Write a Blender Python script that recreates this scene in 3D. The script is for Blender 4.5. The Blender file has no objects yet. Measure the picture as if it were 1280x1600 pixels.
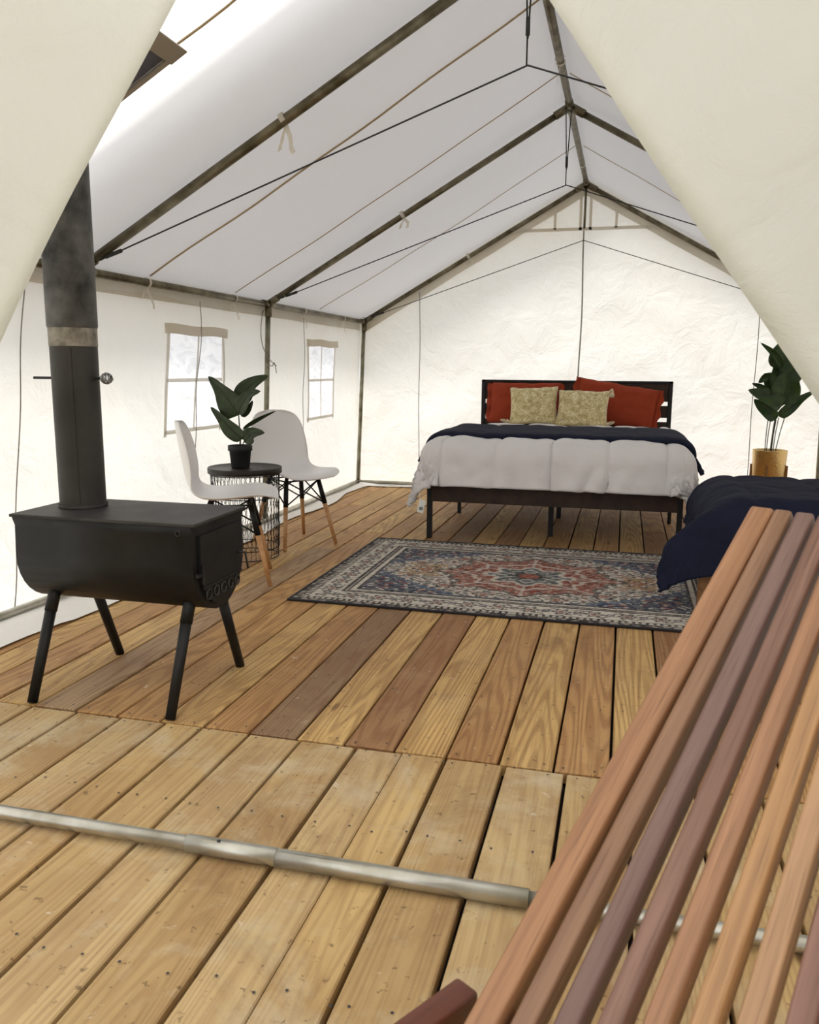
import bpy, bmesh, math, random
import numpy as np
from mathutils import Vector, Matrix, noise
random.seed(7)
PI = math.pi
SC = bpy.context.scene
COL = SC.collection

# ------------------------------------------------------------------ camera
def camera():
    p, y, r = math.radians(9.92), math.radians(14.47), math.radians(0.4)
    F = Vector((-math.sin(y)*math.cos(p), math.cos(y)*math.cos(p), -math.sin(p)))
    R = Vector((math.cos(y), math.sin(y), 0)); U = R.cross(F)
    R2 = R*math.cos(r) + U*math.sin(r); U2 = -R*math.sin(r) + U*math.cos(r)
    cd = bpy.data.cameras.new('camera'); co = bpy.data.objects.new('camera', cd); COL.objects.link(co)
    M = Matrix((R2, U2, -F)).transposed().to_4x4(); M.translation = Vector((0, 0, 1.1)); co.matrix_world = M
    cd.sensor_fit = 'HORIZONTAL'; cd.sensor_width = 36; cd.lens = 36*1285/1280; cd.clip_start = .02
    cd.dof.use_dof = True; cd.dof.focus_distance = 4.0; cd.dof.aperture_fstop = 13
    SC.camera = co
camera()

# ------------------------------------------------------------------ light
W = bpy.data.worlds.new('overcast_sky'); SC.world = W; W.use_nodes = True
bg = W.node_tree.nodes['Background']; bg.inputs['Strength'].default_value = 1.0
_tc = W.node_tree.nodes.new('ShaderNodeTexCoord'); _sx = W.node_tree.nodes.new('ShaderNodeSeparateXYZ'); _cr = W.node_tree.nodes.new('ShaderNodeValToRGB')
W.node_tree.links.new(_tc.outputs['Generated'], _sx.inputs[0]); W.node_tree.links.new(_sx.outputs['Z'], _cr.inputs[0]); W.node_tree.links.new(_cr.outputs[0], bg.inputs['Color'])
_cr.color_ramp.elements[0].position = 0; _cr.color_ramp.elements[0].color = (.52, .53, .54, 1)      # overcast sky: brighter overhead than at the horizon
_cr.color_ramp.elements[1].position = 1; _cr.color_ramp.elements[1].color = (1.22, 1.25, 1.27, 1)
sd = bpy.data.lights.new('sun', 'SUN'); sd.energy = 2.0; sd.angle = math.radians(20); sd.color = (1, .96, .9)
so = bpy.data.objects.new('sun', sd); COL.objects.link(so)
so.rotation_euler = Vector((-.42, .48, .76)).to_track_quat('Z', 'Y').to_euler()
SC.view_settings.view_transform = 'Standard'; SC.view_settings.look = 'None'
SC.view_settings.gamma = 1; SC.view_settings.use_curve_mapping = False
SC.view_settings.exposure = 1.12
SC.cycles.use_denoising = True
SC.cycles.max_bounces = 8; SC.cycles.diffuse_bounces = 5; SC.cycles.transparent_max_bounces = 12
SC.cycles.sample_clamp_indirect = 6

# ------------------------------------------------------------------ helpers
def lin(r, g, b):
    f = lambda c: (c/255/12.92) if c/255 <= .04045 else ((c/255+.055)/1.055)**2.4
    return (f(r), f(g), f(b), 1)

def mesh_obj(name, me, mat=None, parent=None, smooth=False):
    o = bpy.data.objects.new(name, me); COL.objects.link(o)
    if mat and not me.materials: me.materials.append(mat)
    if smooth: me.polygons.foreach_set('use_smooth', [True]*len(me.polygons))
    if parent: o.parent = parent
    return o

def bm_obj(name, bm, mat=None, parent=None, smooth=False):
    bmesh.ops.recalc_face_normals(bm, faces=bm.faces)
    me = bpy.data.meshes.new(name); bm.to_mesh(me); bm.free()
    return mesh_obj(name, me, mat, parent, smooth)

def empty(name, loc=(0, 0, 0), rz=0):
    o = bpy.data.objects.new(name, None); COL.objects.link(o)
    o.location = loc; o.rotation_euler = (0, 0, rz); o.empty_display_size = .1
    return o

def tag(o, label, cat, group=None):
    o['label'] = label; o['category'] = cat
    if group: o['group'] = group
    return o

def struct(o):
    o['kind'] = 'structure'; return o

def add_box(bm, c, s, rot=None, bev=0.0):
    r = bmesh.ops.create_cube(bm, size=1); vs = r['verts']
    M = Matrix.Translation(c) @ (rot.to_4x4() if rot is not None else Matrix()) @ Matrix.Diagonal((*s, 1))
    bmesh.ops.transform(bm, matrix=M, verts=vs)
    if bev > 0:
        es = list({e for v in vs for e in v.link_edges})
        bmesh.ops.bevel(bm, geom=es, offset=bev, segments=2, affect='EDGES', profile=.5)

def box(name, c, s, mat, parent=None, bev=.003, rot=None):
    bm = bmesh.new(); add_box(bm, c, s, rot, bev); return bm_obj(name, bm, mat, parent)

def add_tube(bm, pts, rad, seg=10, cap=True):
    pts = [Vector(p) for p in pts]; n = len(pts)
    rads = rad if isinstance(rad, (list, tuple)) else [rad]*n
    rings = []; ref = None
    for i, p in enumerate(pts):
        t = (pts[min(i+1, n-1)] - pts[max(i-1, 0)]).normalized()
        if ref is None or abs(ref.dot(t)) > .95: ref = Vector((0, 0, 1)) if abs(t.z) < .9 else Vector((1, 0, 0))
        a = t.cross(ref).normalized(); b = a.cross(t); ref = b
        rings.append([bm.verts.new(p + rads[i]*(math.cos(2*PI*k/seg)*a + math.sin(2*PI*k/seg)*b)) for k in range(seg)])
    for i in range(n-1):
        for k in range(seg):
            bm.faces.new((rings[i][k], rings[i][(k+1) % seg], rings[i+1][(k+1) % seg], rings[i+1][k]))
    if cap and seg > 2:
        bm.faces.new(rings[0]); bm.faces.new(rings[-1])

def tube(name, pts, rad, mat, parent=None, seg=10):
    bm = bmesh.new(); add_tube(bm, pts, rad, seg); return bm_obj(name, bm, mat, parent, True)

def add_lathe(bm, prof, seg=32, c=(0, 0, 0)):
    rings = []
    for r, z in prof:
        if r < 1e-5: rings.append([bm.verts.new((c[0], c[1], c[2]+z))])
        else: rings.append([bm.verts.new((c[0]+r*math.cos(2*PI*k/seg), c[1]+r*math.sin(2*PI*k/seg), c[2]+z)) for k in range(seg)])
    for A, B in zip(rings, rings[1:]):
        for k in range(seg):
            k2 = (k+1) % seg
            if len(A) == 1 and len(B) == 1: continue
            if len(A) == 1: bm.faces.new((A[0], B[k2], B[k]))
            elif len(B) == 1: bm.faces.new((A[k], A[k2], B[0]))
            else: bm.faces.new((A[k], A[k2], B[k2], B[k]))

def lathe(name, prof, mat, parent=None, seg=32, c=(0, 0, 0)):
    bm = bmesh.new(); add_lathe(bm, prof, seg, c); return bm_obj(name, bm, mat, parent, True)

def grid_mesh(name, P, skip=None, close_u=False):
    """P: array (nu, nv, 3)"""
    nu, nv = P.shape[:2]; faces = []
    for i in range(nu - (0 if close_u else 1)):
        for j in range(nv-1):
            if skip and skip(i, j): continue
            i2 = (i+1) % nu
            faces.append((i*nv+j, i2*nv+j, i2*nv+j+1, i*nv+j+1))
    me = bpy.data.meshes.new(name); me.from_pydata(P.reshape(-1, 3).tolist(), [], faces); me.update()
    return me

def nz(x, y, z=0.0): return noise.noise(Vector((x, y, z)))

def strip(name, pts, width, side, thick, mat, parent):
    """flat tape along pts; side = unit vector across"""
    bm = bmesh.new(); side = Vector(side).normalized(); rows = []
    pts = [Vector(p) for p in pts]
    for i, p in enumerate(pts):
        t = (pts[min(i+1, len(pts)-1)] - pts[max(i-1, 0)]).normalized(); n = t.cross(side).normalized()
        a, b = side*width/2, n*thick/2
        rows.append([bm.verts.new(p+a+b), bm.verts.new(p-a+b), bm.verts.new(p-a-b), bm.verts.new(p+a-b)])
    for A, B in zip(rows, rows[1:]):
        for k in range(4): bm.faces.new((A[k], A[(k+1) % 4], B[(k+1) % 4], B[k]))
    bm.faces.new(rows[0]); bm.faces.new(rows[-1])
    return bm_obj(name, bm, mat, parent)

# ------------------------------------------------------------------ materials
class NT:
    def __init__(s, name):
        s.m = bpy.data.materials.new(name); s.m.use_nodes = True; s.t = s.m.node_tree
        s.out = s.t.nodes['Material Output']; s.b = s.t.nodes['Principled BSDF']
    def n(s, typ, **kw):
        nd = s.t.nodes.new(typ)
        for k, v in kw.items():
            if k in ('i',): continue
            setattr(nd, k, v)
        return nd
    def link(s, a, b): s.t.links.new(a, b)
    def setin(s, sock, v):
        if hasattr(v, 'is_linked') or hasattr(v, 'links'): s.link(v, sock)
        else: sock.default_value = v
    def math(s, op, a, b=0.0, c=None):
        nd = s.n('ShaderNodeMath', operation=op); s.setin(nd.inputs[0], a); s.setin(nd.inputs[1], b)
        if c is not None: s.setin(nd.inputs[2], c)
        return nd.outputs[0]
    def noise(s, vec, scale, detail=3, rough=.55, dist=0.0):
        nd = s.n('ShaderNodeTexNoise'); s.link(vec, nd.inputs['Vector'])
        nd.inputs['Scale'].default_value = scale; nd.inputs['Detail'].default_value = detail
        nd.inputs['Roughness'].default_value = rough; nd.inputs['Distortion'].default_value = dist
        return nd.outputs['Fac']
    def ramp(s, fac, stops):
        nd = s.n('ShaderNodeValToRGB'); s.link(fac, nd.inputs[0]); el = nd.color_ramp.elements
        while len(el) > 1: el.remove(el[-1])
        for k, (p, c) in enumerate(stops):
            e = el[0] if k == 0 else el.new(p)
            e.position = p; e.color = c if len(c) == 4 else (*c, 1)
        return nd.outputs[0]
    def mix(s, fac, a, b, typ='MIX'):
        nd = s.n('ShaderNodeMix', data_type='RGBA', blend_type=typ)
        s.setin(nd.inputs[0], fac); s.setin(nd.inputs[6], a); s.setin(nd.inputs[7], b)
        return nd.outputs[2]
    def coords(s, kind='Object', scale=(1, 1, 1), loc=None):
        tc = s.n('ShaderNodeTexCoord'); mp = s.n('ShaderNodeMapping'); s.link(tc.outputs[kind], mp.inputs[0])
        mp.inputs['Scale'].default_value = scale
        if loc is not None: s.link(loc, mp.inputs['Location'])
        return mp.outputs[0]
    def bump(s, h, strength=.3, dist=.01):
        nd = s.n('ShaderNodeBump'); s.link(h, nd.inputs['Height']); nd.inputs['Strength'].default_value = strength
        nd.inputs['Distance'].default_value = dist; return nd.outputs[0]
    def worldpos(s):
        return s.n('ShaderNodeNewGeometry').outputs['Position']

def simple(name, col, rough=.6, metal=0.0, var=.12, scale=18, bump=0.0, spec=.5, col2=None):
    s = NT(name); v = s.coords('Object')
    f = s.noise(v, scale, 4)
    c2 = col2 or tuple(x*(1-var*2) for x in col[:3])+(1,)
    s.link(s.ramp(f, [(.3, c2), (.7, col)]), s.b.inputs['Base Color'])
    s.b.inputs['Roughness'].default_value = rough; s.b.inputs['Metallic'].default_value = metal
    s.b.inputs['Specular IOR Level'].default_value = spec
    if bump: s.link(s.bump(f, bump, .01), s.b.inputs['Normal'])
    return s.m

def canvas(name, col, trans=.5, stain=lin(214, 200, 165), stain_amt=.25, wrinkle=.25, tcol=None):
    s = NT(name); P = s.worldpos()
    big = s.noise(P, 1.3, 4, .6); mid = s.noise(P, 5.0, 5, .6, .6); weave = s.noise(P, 260, 2)
    st = s.math('MULTIPLY', s.ramp(big, [(.45, (0, 0, 0)), (.75, (1, 1, 1))]), stain_amt)
    c = s.mix(st, col, stain)
    sp = s.noise(P, 9.0, 6, .7); spot = s.ramp(sp, [(.735, (0, 0, 0)), (.77, (1, 1, 1))])
    c = s.mix(s.math('MULTIPLY', spot, .35), c, lin(150, 130, 95))
    h = s.math('ADD', s.math('MULTIPLY', mid, 1.0), s.math('MULTIPLY', weave, .03))
    nrm = s.bump(h, wrinkle, .05)
    d = s.n('ShaderNodeBsdfDiffuse'); t = s.n('ShaderNodeBsdfTranslucent'); mx = s.n('ShaderNodeMixShader')
    s.link(c, d.inputs[0]); s.link(nrm, d.inputs['Normal'])
    if tcol: s.link(s.mix(st, tcol, stain), t.inputs[0])
    else: s.link(c, t.inputs[0])
    s.link(nrm, t.inputs['Normal'])
    mx.inputs[0].default_value = trans; s.link(d.outputs[0], mx.inputs[1]); s.link(t.outputs[0], mx.inputs[2])
    s.link(mx.outputs[0], s.out.inputs[0]); s.t.nodes.remove(s.b)
    return s.m

def plank_mat(name, dusty):
    s = NT(name); oi = s.n('ShaderNodeObjectInfo'); rnd = oi.outputs['Random']
    off = s.n('ShaderNodeCombineXYZ')
    for k, m in ((0, 37.0), (1, 91.0), (2, 53.0)): s.link(s.math('MULTIPLY', rnd, m), off.inputs[k])
    v = s.coords('Object', (6.5, .40, 3.0), off.outputs[0])
    ring = s.noise(v, 1.0, 1, .35, .1)
    lines = s.math('SINE', s.math('MULTIPLY', ring, 170.0))
    late = s.ramp(s.math('ADD', s.math('MULTIPLY', lines, .5), .5), [(.35, (0, 0, 0)), (.9, (1, 1, 1))])
    vf = s.coords('Object', (150, 3.0, 60), off.outputs[0]); fine = s.noise(vf, 1.0, 3, .6)
    patch = s.noise(s.coords('Object', (5, 1.6, 4), off.outputs[0]), 1.0, 4, .6)
    base = oi.outputs['Color']
    c = s.mix(s.ramp(patch, [(.35, (0, 0, 0)), (.7, (1, 1, 1))]), s.mix(.42, base, lin(124, 80, 46)), base)
    c = s.mix(s.math('MULTIPLY', late, .26 if dusty else .55), c, s.mix(.75, base, lin(112, 62, 30)))
    c = s.mix(s.math('MULTIPLY', s.ramp(fine, [(.45, (0, 0, 0)), (.72, (1, 1, 1))]), .22 if dusty else .40), c, lin(100, 66, 38))
    # knots
    vk = s.n('ShaderNodeTexVoronoi'); s.link(s.coords('Object', (5.5, 1.6, 1), off.outputs[0]), vk.inputs['Vector'])
    vk.inputs['Scale'].default_value = 1.0
    kn = s.ramp(vk.outputs['Distance'], [(.035, (1, 1, 1)), (.075, (0, 0, 0))])
    c = s.mix(s.math('MULTIPLY', kn, .65), c, lin(86, 48, 24))
    # stains and dust with shapes of their own
    P = s.worldpos()
    sm = s.noise(P, 3.2, 7, .68, .3); smf = s.ramp(sm, [(.50, (0, 0, 0)), (.68, (1, 1, 1))])
    c = s.mix(s.math('MULTIPLY', smf, .62 if dusty else .20), c, lin(204, 190, 160) if dusty else lin(200, 172, 128))
    sp = s.noise(P, 34, 5, .7); c = s.mix(s.math('MULTIPLY', s.ramp(sp, [(.62, (0, 0, 0)), (.66, (1, 1, 1))]), .6), c, lin(84, 60, 38))
    dk = s.noise(P, 2.1, 6, .7, .5); c = s.mix(s.math('MULTIPLY', s.ramp(dk, [(.54, (0, 0, 0)), (.72, (1, 1, 1))]), .48), c, lin(110, 80, 52))
    wp = s.noise(P, 15, 6, .75, .4); c = s.mix(s.math('MULTIPLY', s.ramp(wp, [(.64, (0, 0, 0)), (.70, (1, 1, 1))]), .5), c, lin(226, 214, 192))
    s.link(c, s.b.inputs['Base Color']); s.b.inputs['Roughness'].default_value = .62; s.b.inputs['Specular IOR Level'].default_value = .3
    h = s.math('ADD', s.math('MULTIPLY', late, -.3), s.math('MULTIPLY', fine, -.5))
    s.link(s.bump(h, .25, .004), s.b.inputs['Normal'])
    return s.m

def slat_wood(name, axis='Z'):
    s = NT(name); oi = s.n('ShaderNodeObjectInfo'); off = s.n('ShaderNodeCombineXYZ')
    for k, m in ((0, 17.0), (1, 41.0), (2, 23.0)): s.link(s.math('MULTIPLY', oi.outputs['Random'], m), off.inputs[k])
    v = s.coords('Object', (60, 60, 2.2), off.outputs[0]); g = s.noise(v, 1.0, 5, .6, .4)
    f = s.noise(s.coords('Object', (260, 260, 9), off.outputs[0]), 1.0, 2)
    base = oi.outputs['Color']
    c = s.mix(s.ramp(g, [(.35, (0, 0, 0)), (.7, (1, 1, 1))]), s.mix(.45, base, lin(72, 34, 18)), base)
    c = s.mix(s.math('MULTIPLY', s.ramp(f, [(.55, (0, 0, 0)), (.7, (1, 1, 1))]), .35), c, lin(64, 30, 16))
    s.link(c, s.b.inputs['Base Color']); s.b.inputs['Roughness'].default_value = .42; s.b.inputs['Specular IOR Level'].default_value = .5
    s.link(s.bump(f, .12, .002), s.b.inputs['Normal'])
    return s.m

def cloth(name, col, col2=None, rough=.9, scale=6, bump=.35, weave=180, sheen=.2):
    s = NT(name); v = s.coords('Object')
    a = s.noise(v, scale, 5, .6, .4); w = s.noise(v, weave, 2)
    s.link(s.mix(a, col2 or tuple(x*.85 for x in col[:3])+(1,), col), s.b.inputs['Base Color'])
    s.b.inputs['Roughness'].default_value = rough; s.b.inputs['Specular IOR Level'].default_value = .15
    s.b.inputs['Sheen Weight'].default_value = sheen
    s.link(s.bump(s.math('ADD', a, s.math('MULTIPLY', w, .06)), bump, .02), s.b.inputs['Normal'])
    return s.m

M_ROOF = canvas('roof_canvas', lin(230, 229, 229), .50, lin(222, 218, 212), .2, .14)
M_RSHADE = canvas('roof_shade_canvas', lin(198, 198, 200), .38, lin(206, 204, 200), .2, .14)  # for the added sheet that dims the roof
M_SSHADE = canvas('side_shade_canvas', lin(186, 182, 170), .14, lin(170, 160, 140), .2, .2)  # nearly opaque, for the added light screen at right
M_WALL = canvas('wall_canvas', lin(243, 242, 238), .52, lin(232, 225, 204), .30, .30)
M_BACK = canvas('back_canvas', lin(244, 243, 239), .52, lin(233, 227, 208), .30, .45)
M_FLAP = canvas('flap_canvas', lin(239, 241, 233), .50, lin(231, 231, 213), .35, .40)
M_HEM = canvas('hem_canvas', lin(236, 231, 220), .45, lin(218, 206, 180), .35, .15)
M_SOD = canvas('sod_canvas', lin(240, 238, 234), .05, lin(226, 218, 200), .3, .2)
M_SEAM = canvas('seam_canvas', lin(190, 172, 140), .22, lin(160, 130, 90), .3, .1)
M_WHEM = canvas('window_hem', lin(240, 238, 232), .55, lin(226, 220, 206), .3, .1)
M_TAPE = canvas('tape_canvas', lin(226, 220, 206), .3, lin(200, 186, 160), .2, .1)
M_PIPE = simple('galvanized_tube', lin(206, 204, 194), .34, .85, .16, 9, .04, col2=lin(160, 155, 138))
M_POST = simple('aged_post_tube', lin(160, 158, 138), .4, .8, .16, 12, .05, col2=lin(108, 104, 84))
M_FRAME = simple('weathered_tube', lin(134, 126, 104), .42, .75, .18, 10, .06, col2=lin(76, 68, 48))
M_CORD = simple('dark_cord', lin(52, 52, 50), .8, 0, .2, 60)
M_PCORD = simple('grey_cord', lin(158, 152, 142), .85, 0, .2, 60)
M_SUB = simple('floor_underside', lin(38, 28, 20), .9, 0, .2, 6)
M_DIRT = simple('ground_soil', lin(118, 108, 90), .95, 0, .2, 1.5, .4)
M_PLANK = plank_mat('fir_planks', False)
M_WORN = plank_mat('worn_fir_planks', True)
M_STOVE = simple('black_steel', lin(34, 33, 32), .50, .3, .2, 9, .08, .45, lin(19, 19, 19))
M_STOVETOP = simple('heat_worn_steel', lin(74, 72, 69), .52, .4, .2, 7, .08, .5, lin(40, 39, 38))
M_FLUE = simple('scorched_flue', lin(108, 106, 102), .50, .5, .2, 10, .10, .5, lin(40, 39, 38))
M_FLUELOW = simple('black_flue', lin(70, 67, 63), .55, .45, .15, 4, .06, .5, lin(48, 46, 43))
M_BARE = simple('bare_steel_band', lin(160, 152, 138), .5, .7, .2, 30, .05, .5, lin(104, 98, 88))
M_SPRING = simple('spring_wire', lin(150, 150, 150), .35, .9, .1, 40)
M_PLASTIC = simple('white_plastic', lin(236, 234, 232), .38, 0, .01, 5)
M_BLACKM = simple('black_metal', lin(24, 24, 25), .5, .4, .15, 30)
M_BEECH = simple('beech_leg', lin(205, 158, 108), .5, 0, .12, 40, .03, .4, lin(180, 130, 84))
M_TTOP = simple('dark_table_top', lin(48, 41, 36), .5, .1, .15, 14, .04, .4, lin(30, 26, 24))
M_POT = simple('black_pot', lin(26, 25, 25), .7, 0, .15, 30)
M_SOIL = simple('potting_soil', lin(40, 30, 22), 1, 0, .3, 80, .4)
M_GOLD = simple('hammered_gold', lin(240, 212, 152), .28, .9, .10, 90, .35, .5, lin(216, 180, 116))
M_GOLDLEG = simple('gold_stand', lin(140, 100, 54), .4, .7, .1, 30)
M_STEM = simple('plant_stem', lin(50, 52, 30), .7, 0, .2, 60)
M_BEDW = simple('dark_bed_wood', lin(66, 46, 36), .55, 0, .25, 14, .05, .35, lin(40, 28, 23))
M_BEDM = simple('bed_black_metal', lin(28, 26, 27), .5, .3, .15, 30)
M_LEGW = simple('oak_leg', lin(150, 104, 60), .55, 0, .2, 30, .03)
M_MATT = cloth('mattress_cloth', lin(232, 230, 226))
M_DUVET = cloth('white_cotton', lin(232, 229, 228), lin(222, 219, 218), .9, 7, .45)
M_NAVY = cloth('navy_quilt', lin(33, 37, 58), lin(24, 27, 43), .85, 9, .5, 150, 0)
M_RUST = cloth('rust_linen', lin(160, 68, 42), lin(138, 54, 34), .9, 9, .35, 180, 0)
M_TASSEL = cloth('tassel_thread', lin(224, 206, 170), None, .95, 60)
M_TAG = simple('paper_tag', lin(238, 238, 236), .7, 0, .02, 10)
M_INK = simple('tag_print', lin(60, 60, 64), .8)
M_RUGEDGE = cloth('rug_binding', lin(38, 34, 38))
M_SLAT = slat_wood('oiled_hardwood')
M_BOLT = simple('steel_rod', lin(150, 148, 144), .35, .9, .1, 30)

def brocade():
    s = NT('gold_brocade'); v = s.coords('Object', (1, 1, 1)); vo = s.n('ShaderNodeTexVoronoi', feature='SMOOTH_F1')
    s.link(v, vo.inputs['Vector']); vo.inputs['Scale'].default_value = 20
    w = s.math('SINE', s.math('MULTIPLY', vo.outputs['Distance'], 42.0)); n = s.noise(v, 24, 5, .65)
    k = s.math('ADD', s.math('MULTIPLY', w, .09), n)
    s.link(s.ramp(k, [(.35, lin(180, 160, 106)), (.52, lin(212, 196, 142)), (.70, lin(238, 228, 188))]), s.b.inputs['Base Color'])
    s.b.inputs['Roughness'].default_value = .75; s.b.inputs['Sheen Weight'].default_value = .3
    s.link(s.bump(k, .4, .006), s.b.inputs['Normal']); return s.m
M_BROC = brocade()

def leafmat(name, a, b):
    s = NT(name); v = s.coords('Object'); n = s.noise(v, 16, 4)
    s.link(s.ramp(n, [(.3, a), (.75, b)]), s.b.inputs['Base Color']); s.b.inputs['Roughness'].default_value = .42
    s.b.inputs['Specular IOR Level'].default_value = .4
    s.link(s.bump(n, .25, .01), s.b.inputs['Normal']); return s.m
M_LEAF = leafmat('dark_green_leaf', lin(30, 42, 20), lin(58, 74, 38))
M_LEAF2 = leafmat('glossy_green_leaf', lin(26, 44, 14), lin(56, 82, 30))

def pane_mat():
    s = NT('window_screen'); P = s.worldpos(); n = s.noise(s.coords('Object', (4, 4, 11)), 1.3, 7, .72, 1.4)
    t = s.n('ShaderNodeBsdfTransparent'); d = s.n('ShaderNodeBsdfTranslucent'); mx = s.n('ShaderNodeMixShader')
    s.link(s.ramp(n, [(.38, (.62, .63, .66)), (.5, (.80, .80, .82)), (.66, (.88, .88, .90))]), d.inputs[0]); t.inputs[0].default_value = (.96, .96, .98, 1)
    mx.inputs[0].default_value = .80; s.link(t.outputs[0], mx.inputs[1]); s.link(d.outputs[0], mx.inputs[2])
    s.link(mx.outputs[0], s.out.inputs[0]); s.t.nodes.remove(s.b); return s.m
M_PANE = pane_mat()

def attr_mat(name, rough=.95):
    s = NT(name); a = s.n('ShaderNodeVertexColor', layer_name='Col'); v = s.coords('Object')
    n = s.noise(v, 220, 2); s.link(s.mix(s.math('MULTIPLY', n, .25), a.outputs[0], (.03, .03, .03, 1)), s.b.inputs['Base Color'])
    s.b.inputs['Roughness'].default_value = rough; s.b.inputs['Specular IOR Level'].default_value = .1
    s.link(s.bump(n, .4, .004), s.b.inputs['Normal']); return s.m
M_RUG = attr_mat('woven_rug')

# ------------------------------------------------------------------ setting: ground, floor
XL, XR, XC = -2.37, 1.57, -.40
ZE, ZR = 1.53, 2.66
YF, YB = 1.55, 7.48
K = (ZR-ZE)/(XC-XL)

g = box('ground', (0, 4, -.55), (90, 90, .3), M_DIRT, None, 0); struct(g)
fl = box('floor', (-.4, 3.35, -.10), (4.7, 8.9, .10), M_SUB, None, 0); struct(fl)

plank_cache = {}
def plank(x0, x1, y0, y1, col, mat):
    w, l = round(x1-x0, 3), round(y1-y0, 3); key = (w, l, mat.name)
    if key not in plank_cache:
        bm = bmesh.new(); bmesh.ops.create_cube(bm, size=1)
        bmesh.ops.transform(bm, matrix=Matrix.Diagonal((w, l, .036, 1)), verts=bm.verts)
        top = [e for e in bm.edges if all(v.co.z > 0 for v in e.verts)]
        bmesh.ops.bevel(bm, geom=top, offset=.0035, segments=1, affect='EDGES')
        me = bpy.data.meshes.new('plank'); bm.to_mesh(me); bm.free(); me.materials.append(mat); plank_cache[key] = me
    o = bpy.data.objects.new('plank', plank_cache[key]); COL.objects.link(o); o.parent = fl
    o.location = ((x0+x1)/2, (y0+y1)/2, -.018 - random.random()*.003); o.color = col
    o.rotation_euler = (0, random.uniform(-.006, .006), 0)
    return o
GY, TN, RD, GB, OR, LT = lin(176, 148, 112), lin(202, 158, 100), lin(164, 124, 84), lin(146, 120, 90), lin(192, 148, 94), lin(216, 178, 114)
palette = {-11: TN, -10: TN, -9: LT, -8: OR, -7: GB, -6: LT, -5: RD, -4: LT, -3: OR, -2: LT, -1: OR, 0: LT, 1: RD, 2: TN, -12: GY, -13: LT, -14: OR, -15: LT, -16: TN}  # left boards lighter: brightness from the left wall painted into their colour
joints = {-13: [5.24], -12: [4.68], -11: [5.25], -15: [3.7], -14: [6.3], -9: [6.0], -6: [5.9], -4: [6.6], 1: [5.8], -10: [3.9], 3: [4.6]}
for k in range(-17, 14):
    x0, x1 = .013+.1535*k, .013+.1535*(k+1)
    cuts = [2.168] + joints.get(k, []) + [7.75]
    for q, (a, b) in enumerate(zip(cuts, cuts[1:])):
        col = palette.get(k, TN) if q == 0 else random.choice([TN, LT, OR, TN])
        gap = .0035 if k % 3 else .005
        plank(x0+gap, x1-gap, a+.002, b-.002, col, M_PLANK)
WA, WB, WC = lin(206, 178, 128), lin(198, 168, 116), lin(206, 174, 118)
front = [-2.67, -2.50, -2.34, -2.17, -2.00, -1.832, -1.662, -1.502, -1.345, -1.217, -1.058, -.890, -.715, -.574, -.447, -.276, -.106, .065, .235, .40, .57, .74, .91, 1.08, 1.25, 1.42, 1.59, 1.76]
for q, (a, b) in enumerate(zip(front, front[1:])):
    ga = .0015 if abs(a+.574) < .01 else random.choice([.005, .007])
    gb = .0015 if abs(b+.574) < .01 else .0055
    yo = random.uniform(0, .006)
    plank(a+ga, b-gb, -.9, 2.160-yo, [WA, WB, WA, WC, WB][q % 5], M_WORN)
nb = bmesh.new()          # nail heads
for k in range(-15, 6):
    for yy in (2.19, 2.62, 3.23, 3.84):
        for dx in (.03, .12):
            r = bmesh.ops.create_circle(nb, cap_ends=True, radius=.0035, segments=6)
            bmesh.ops.translate(nb, vec=(.013+.1535*k+dx+random.uniform(-.008, .008), yy+random.uniform(-.015, .015), .0012), verts=r['verts'])
for a in front[4:20]:
    for yy in (2.14, 1.75, 1.2):
        for dx in (.035, .12):
            r = bmesh.ops.create_circle(nb, cap_ends=True, radius=.0035, segments=6)
            bmesh.ops.translate(nb, vec=(a+dx+random.uniform(-.01, .01), yy+random.uniform(-.012, .012), .0012), verts=r['verts'])
no = bm_obj('nail_heads', nb, M_INK, fl); no['kind'] = 'stuff'

# ------------------------------------------------------------------ setting: tent canvas
def wall_bottom(y): return -2.47 - .15*max(0, min(1, (5.2-y)/2.6))
wins = [(4.11, 4.71, .74, 1.285), (6.14, 6.76, .70, 1.275)]
ys = sorted(set([round(v, 3) for v in np.arange(YF, YB+.001, .115)] + [YB] + [w for a in wins for w in a[:2]]))
zs = sorted(set([round(v, 3) for v in np.arange(0, ZE+.04, .12)] + [ZE+.03, .70, .74, 1.275, 1.285]))
def left_pt(y, z):
    t = z/ZE; x = (XL-.035)*t + wall_bottom(y)*(1-t)
    x += .010*math.sin(y*5.1+z*2)*math.sin(PI*min(1, t)) + .014*nz(y*1.7, z*2.3, 3)*math.sin(PI*min(1, t))
    return x
P = np.array([[(left_pt(y, z), y, z) for z in zs] for y in ys])
def skipw(i, j):
    yc, zc = (ys[i]+ys[i+1])/2, (zs[j]+zs[j+1])/2
    return any(a < yc < b and c < zc < d for a, b, c, d in wins)
wl = struct(mesh_obj('wall_left', grid_mesh('wall_left', P, skipw), M_WALL, None, True))
# right wall
ys2 = np.linspace(YF, YB, 36); zs2 = np.linspace(0, ZE+.03, 12)
P = np.array([[(XR+.04+.06*(1-z/ZE)+.02*nz(y*1.4, z*2, 9), y, z) for z in zs2] for y in ys2])
wr = struct(mesh_obj('wall_right', grid_mesh('wall_right', P), M_WALL, None, True))
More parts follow.
